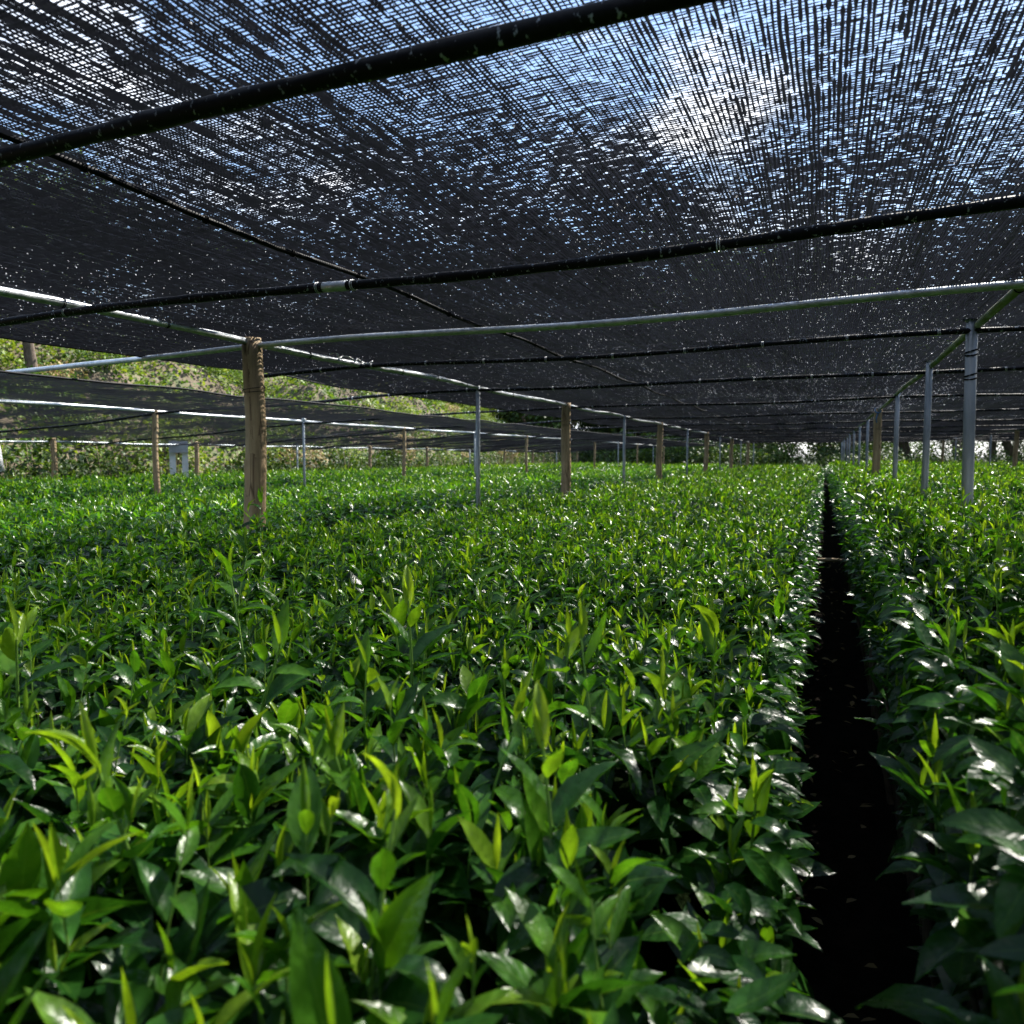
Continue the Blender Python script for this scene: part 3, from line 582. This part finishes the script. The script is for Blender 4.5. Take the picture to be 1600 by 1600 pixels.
tag(mobj('ivy_cover', npmesh('ivy_cover', V, F, M['bush'], {'leaf': A})), 'sunlit creepers and low weeds covering the hillside', 'ground cover', kind='stuff')
def bush_stem(seed, size):
    g = random.Random(seed); tb = Tubes()
    for q in range(9):
        a = g.uniform(0, 6.28); r = g.uniform(.2, .6) * size; tb.tube([(0, 0, -.1), (r * .4 * math.cos(a), r * .4 * math.sin(a), size * .35), (r * math.cos(a), r * math.sin(a), size * g.uniform(.5, .9))], [.02, .012, .005], 5, False)
    return tb.mesh('stems', M['twig'])
BF = [clump(60 + i, 1500, 1.0, flat=.9, agem=[.2, .5, .7][i], mat='tree') for i in range(3)]
BU = [(clump(i, 1500, 1.0, agem=[.3, .5, .7, .55, .8][i]), bush_stem(i, 1.)) for i in range(5)]
DR = clump(40, 1100, 1., flat=.8, L=.13, mat='dry')
def put_bush(x, y, z, s, i, label, group, dry=False):
    o = empty('dry_shrub' if dry else 'bush', (x, y, z)); tag(o, label, 'shrub', group); o.scale = (s, s, s); o.rotation_euler.z = random.uniform(0, 6)
    mobj('foliage', DR if dry else BU[i][0], o); mobj('stems', BU[i][1], o)
hz = lambda x, y: float(hill_z(np.array([x]), np.array([y]))[0])
for k in range(150):
    y = random.uniform(2, 40); x = -12.6 - 9 * random.random() ** 1.2
    i = random.randrange(5); dry = random.random() < .16
    z = hz(x, y)
    put_bush(x, y, z - .05, random.uniform(.45, .95), i, ['dull green bush on the hillside', 'mid green bush on the hillside', 'bright yellow green bush on the hillside', 'mid green bush on the hillside', 'bright yellow green bush on the hillside'][i] if not dry else 'dry straw coloured shrub on the hillside', 'shrubs covering the hillside', dry)
for k in range(100):
    y = random.uniform(37.5, 44); x = -20 + 42 * (k + random.random()) / 100
    if -2.6 < x < -.1 or (k % 9 == 4) or (x > 4 and k % 2): continue
    i = random.randrange(3); q = random.uniform(1.1, 2.3) * (1 if x < 2 else .8); o = empty('bush', (x, y, 0)); tag(o, 'leafy bush in the bright line beyond the far end of the rows', 'shrub', 'bushes beyond the far end of the rows'); o.scale = (q, q, q); o.rotation_euler.z = random.uniform(0, 6)
    mobj('foliage', BF[i], o); mobj('stems', BU[i][1], o)
BG = [clump(80 + i, 5200, 1.0, flat=.95, L=.05, agem=[.35, .5, .65][i], mat='tree') for i in range(3)]
for k in range(58):
    y = random.uniform(52, 80); x = -34 + 72 * (k + random.random()) / 58
    if abs(x / y + .03) < .022 or (x / y > .1 and k % 2): continue
    i = k % 3; q = random.uniform(2.6, 5.5) if x < 8 else random.uniform(1.6, 3.6); o = empty('bush', (x, y, -.2)); tag(o, 'large rounded shrub in the woodland edge far beyond the rows', 'shrub', 'woodland edge far beyond the rows'); o.scale = (q, q, q); o.rotation_euler.z = random.uniform(0, 6)
    mobj('foliage', BG[i], o); mobj('stems', BU[i][1], o)
for k in range(64):
    y = 3 + 33 * k / 64 + random.random() * .5; x = -12.2 - random.random() * .5; i = random.randrange(3); q = random.uniform(.8, 1.35) * (1.2 if k < 8 else 1)
    o = empty('bush', (x, y, 0)); tag(o, 'dark leafy bush in the thicket at the hillside foot, behind the farthest left hedge', 'shrub', 'thicket along the hillside foot'); o.scale = (q, q, q); o.rotation_euler.z = random.uniform(0, 6)
    mobj('foliage', BF[i], o); mobj('stems', BU[i][1], o)
for k in range(46):
    y = random.uniform(5, 40); x = -11.7 - random.random() * .5
    o = empty('dry_stalks', (x, y, hz(x, y) if x < -12.2 else 0)); tag(o, 'bare pale dead stalks at the foot of the hillside', 'stalks', 'dead stalks along the hillside foot')
    tb = Tubes()
    for q in range(7):
        a = random.uniform(0, 6.28); r = random.uniform(.05, .4); h = random.uniform(.7, 1.6); tb.tube([(r * .2, 0, -.1), (r * .5 * math.cos(a), r * .5 * math.sin(a), h * .6), (r * math.cos(a), r * math.sin(a), h)], [.010, .008, .004], 4, False)
    mobj('stalks', tb.mesh('stalks', M['dryst'] if 'dryst' in M else M.setdefault('dryst', noisy('dead_stalk', [(.3, (.25, .18, .11)), (.7, (.45, .36, .25))], (30, 30, 5), .9, bump=0))), o)
def tree_meshes(seed, h):
    g = random.Random(seed); tb = Tubes(); tips = []
    def grow(p, d, l, r, lev):
        pts = [np.array(p)]; dd = np.array(d, float)
        for q in range(4):
            dd = dd + np.array([g.uniform(-.16, .16), g.uniform(-.16, .16), g.uniform(-.02, .12)]); dd /= np.linalg.norm(dd); pts.append(pts[-1] + dd * l / 4)
        tb.tube(pts, np.linspace(r, r * .55, 5), 7 if lev < 2 else 4, False)
        if lev >= 2: tips.extend(pts[2:])
        if lev < 3:
            for q in range(g.randint(3, 4) if lev else 6):
                a = g.uniform(0, 6.28); t = pts[g.randint(2, 4)]; e = g.uniform(.2, .8); grow(t, (math.cos(a), math.sin(a), e), l * g.uniform(.5, .72), r * .5, lev + 1)
    grow((0, 0, -.2), (0, 0, 1), h * .42, h * .022, 0)
    T = np.array(tips); q = np.random.default_rng(seed); n = 9000; c = T[q.integers(0, len(T), n)]; P = c + q.normal(0, .045 * h, (n, 3)) * np.array([1, 1, .7])
    l = q.uniform(.016, .032, n) * h; V, F, A = leaves(P, q.uniform(0, 6.28, n), q.normal(0, .7, n), q.normal(.4, .3, n), q.normal(0, .5, n), l, l * .55, np.full(n, .2), np.clip(q.normal(.5, .25, n), 0, 1), 2)
    return tb.mesh('trunk', M['bark']), npmesh('crown', V, F, M['tree'], {'leaf': A})
TR = [tree_meshes(200 + i, 8.) for i in range(3)]
def put_tree(x, y, z, s, i, label, group):
    o = empty('tree', (x, y, z)); tag(o, label, 'tree', group); o.scale = (s, s, s); o.rotation_euler.z = random.uniform(0, 6)
    mobj('trunk', TR[i][0], o); mobj('crown', TR[i][1], o)
random.seed(77)
tg = 'trees beyond the far end of the rows'
for k in range(30):
    x = -30 + 58 * (k + random.random() * .8) / 30; y = random.uniform(46, 60)
    if abs(x / y + .03) < .05: continue
    put_tree(x, y, -.2, random.uniform(1.3, 2.5) * (1 if x < 9 else .75), k % 3, 'tall leafy tree beyond the far end of the rows, its crown showing through the net', tg)
for k, (x, y) in enumerate([(13.5, 28), (14.5, 36), (16, 44), (13.2, 21)]): put_tree(x, y, 0, random.uniform(.8, 1.2), k % 3, ['tree trunk at the bright right edge of the field', 'tree at the far right edge, second along', 'tree behind the right end of the far rows', 'nearest tree beyond the right edge'][k], 'trees along the right edge')
for k, (x, y, s) in enumerate([(-15.3, 10.4, .75), (-19, 14, .8), (-22, 21, .9), (-20, 28, .7)]): put_tree(x, y, hz(x, y) - .1, s, k % 3, ['dark trunked tree on the hillside above the galvanised pipe, far left', 'second tree on the hilltop from the left', 'third tree on the hilltop from the left', 'rightmost tree on the hilltop'][k], 'trees on the hillside')

# ------------------------------------------------------------------ small things
def wrapped(x, y, label):
    o = empty('wrapped_stump', (x, y, 0)); tag(o, label, 'stump'); tb = Tubes(); tb.tube([(0, 0, -.05), (0, 0, .55), (.0, 0, 1.0)], [.12, .12, .10], 10); mobj('stump', tb.mesh('stump', M['bark']), o)
    tb = Tubes(); tb.tube([(0, 0, .98), (0.01, 0, 1.3), (-.01, 0, 1.48), (-.01, 0, 1.55)], [.115, .08, .055, .03], 10); mobj('wrapping', tb.mesh('wrapping', M['white']), o)
wrapped(-11.4, 7.15, 'stump wrapped in white sheeting at the hillside foot, far left')
o = empty('storage_box', (-11.6, 10.75, 0)); tag(o, 'grey box with two white legs at the hillside foot, left of the thick wooden post', 'box')
tb = Tubes(); tb.box((0, 0, 1.395), (.34, .3, .23), R(47)); mobj('box', tb.mesh('box', M['greybox'], False), o)
for q in (-1, 1):
    tb = Tubes(); tb.box((.11 * q * math.cos(R(47)), .11 * q * math.sin(R(47)), .64), (.11, .12, 1.276), R(47)); mobj('leg', tb.mesh('leg', M['white'], False), o)
tb = Tubes(); sz = dict((round(p[0], 2), p[2]) for p in crossline(2.22, -1.72, -1.5, -.036, .035, .05)); tb.tube([(k, 2.22, v) for k, v in sorted(sz.items())][1:-1], .0185, 12); tag(mobj('pipe_sleeve', tb.mesh('pipe_sleeve', M['rail'])), 'short bright metal sleeve on the thick black pipe where the black wire crosses', 'sleeve')
# loose pale tie hanging on the left row pipe, blue cord on the right row pipe
tb = Tubes(); a = np.linspace(0, 9, 30); tb.tube(np.stack([-2.99 + .02 * np.sin(a * 1.7), 4.02 + a * .055, 1.868 + .014 * np.sin(a * 2.3)], -1), .005, 6)
tag(mobj('loose_tie', tb.mesh('loose_tie', M['tie'])), 'curled pale plastic tie lying on the left pipe just behind the wooden post', 'tie')
tb = Tubes(); a = np.linspace(0, 22, 60); tb.tube(np.stack([.68 + .04 * np.sin(a), 11.55 + a * .004, 1.86 + .045 * np.cos(a)], -1), .009, 6); tb.tube([(.68, 11.6, 1.82), (.66, 11.6, 1.74), (.67, 11.62, 1.68)], .01, 6)
tag(mobj('blue_cord', tb.mesh('blue_cord', M['blue'])), 'bright blue cord knotted round the right row pipe', 'cord')
tb = Tubes(); tb.tube([(-.06, 5.66, .46), (.05, 5.63, .475), (.17, 5.68, .47)], [.012, .014, .01], 7)
tag(mobj('fallen_stick', tb.mesh('fallen_stick', M['dryst'])), 'pale stick lodged across the dark furrow between the hedges', 'stick')
# leaf litter in the furrow
n = 110; g = np.random.default_rng(9); P = np.stack([g.uniform(-.05, .2, n), g.uniform(-1, 9, n), np.full(n, .0) + g.random(n) * .02], -1); l = g.uniform(.03, .06, n)
V, F, A = leaves(P, g.uniform(0, 6.28, n), g.normal(.1, .2, n), g.normal(.4, .3, n), g.normal(0, .4, n), l, l * .4, np.full(n, .2), g.random(n) * .6, 3)
tag(mobj('leaf_litter', npmesh('leaf_litter', V, F, M['dry'], {'leaf': A})), 'dry brown leaf litter on the soil of the dark furrow', 'leaf litter', kind='stuff')
print('POLYS', sum(len(m.polygons) for m in bpy.data.meshes))
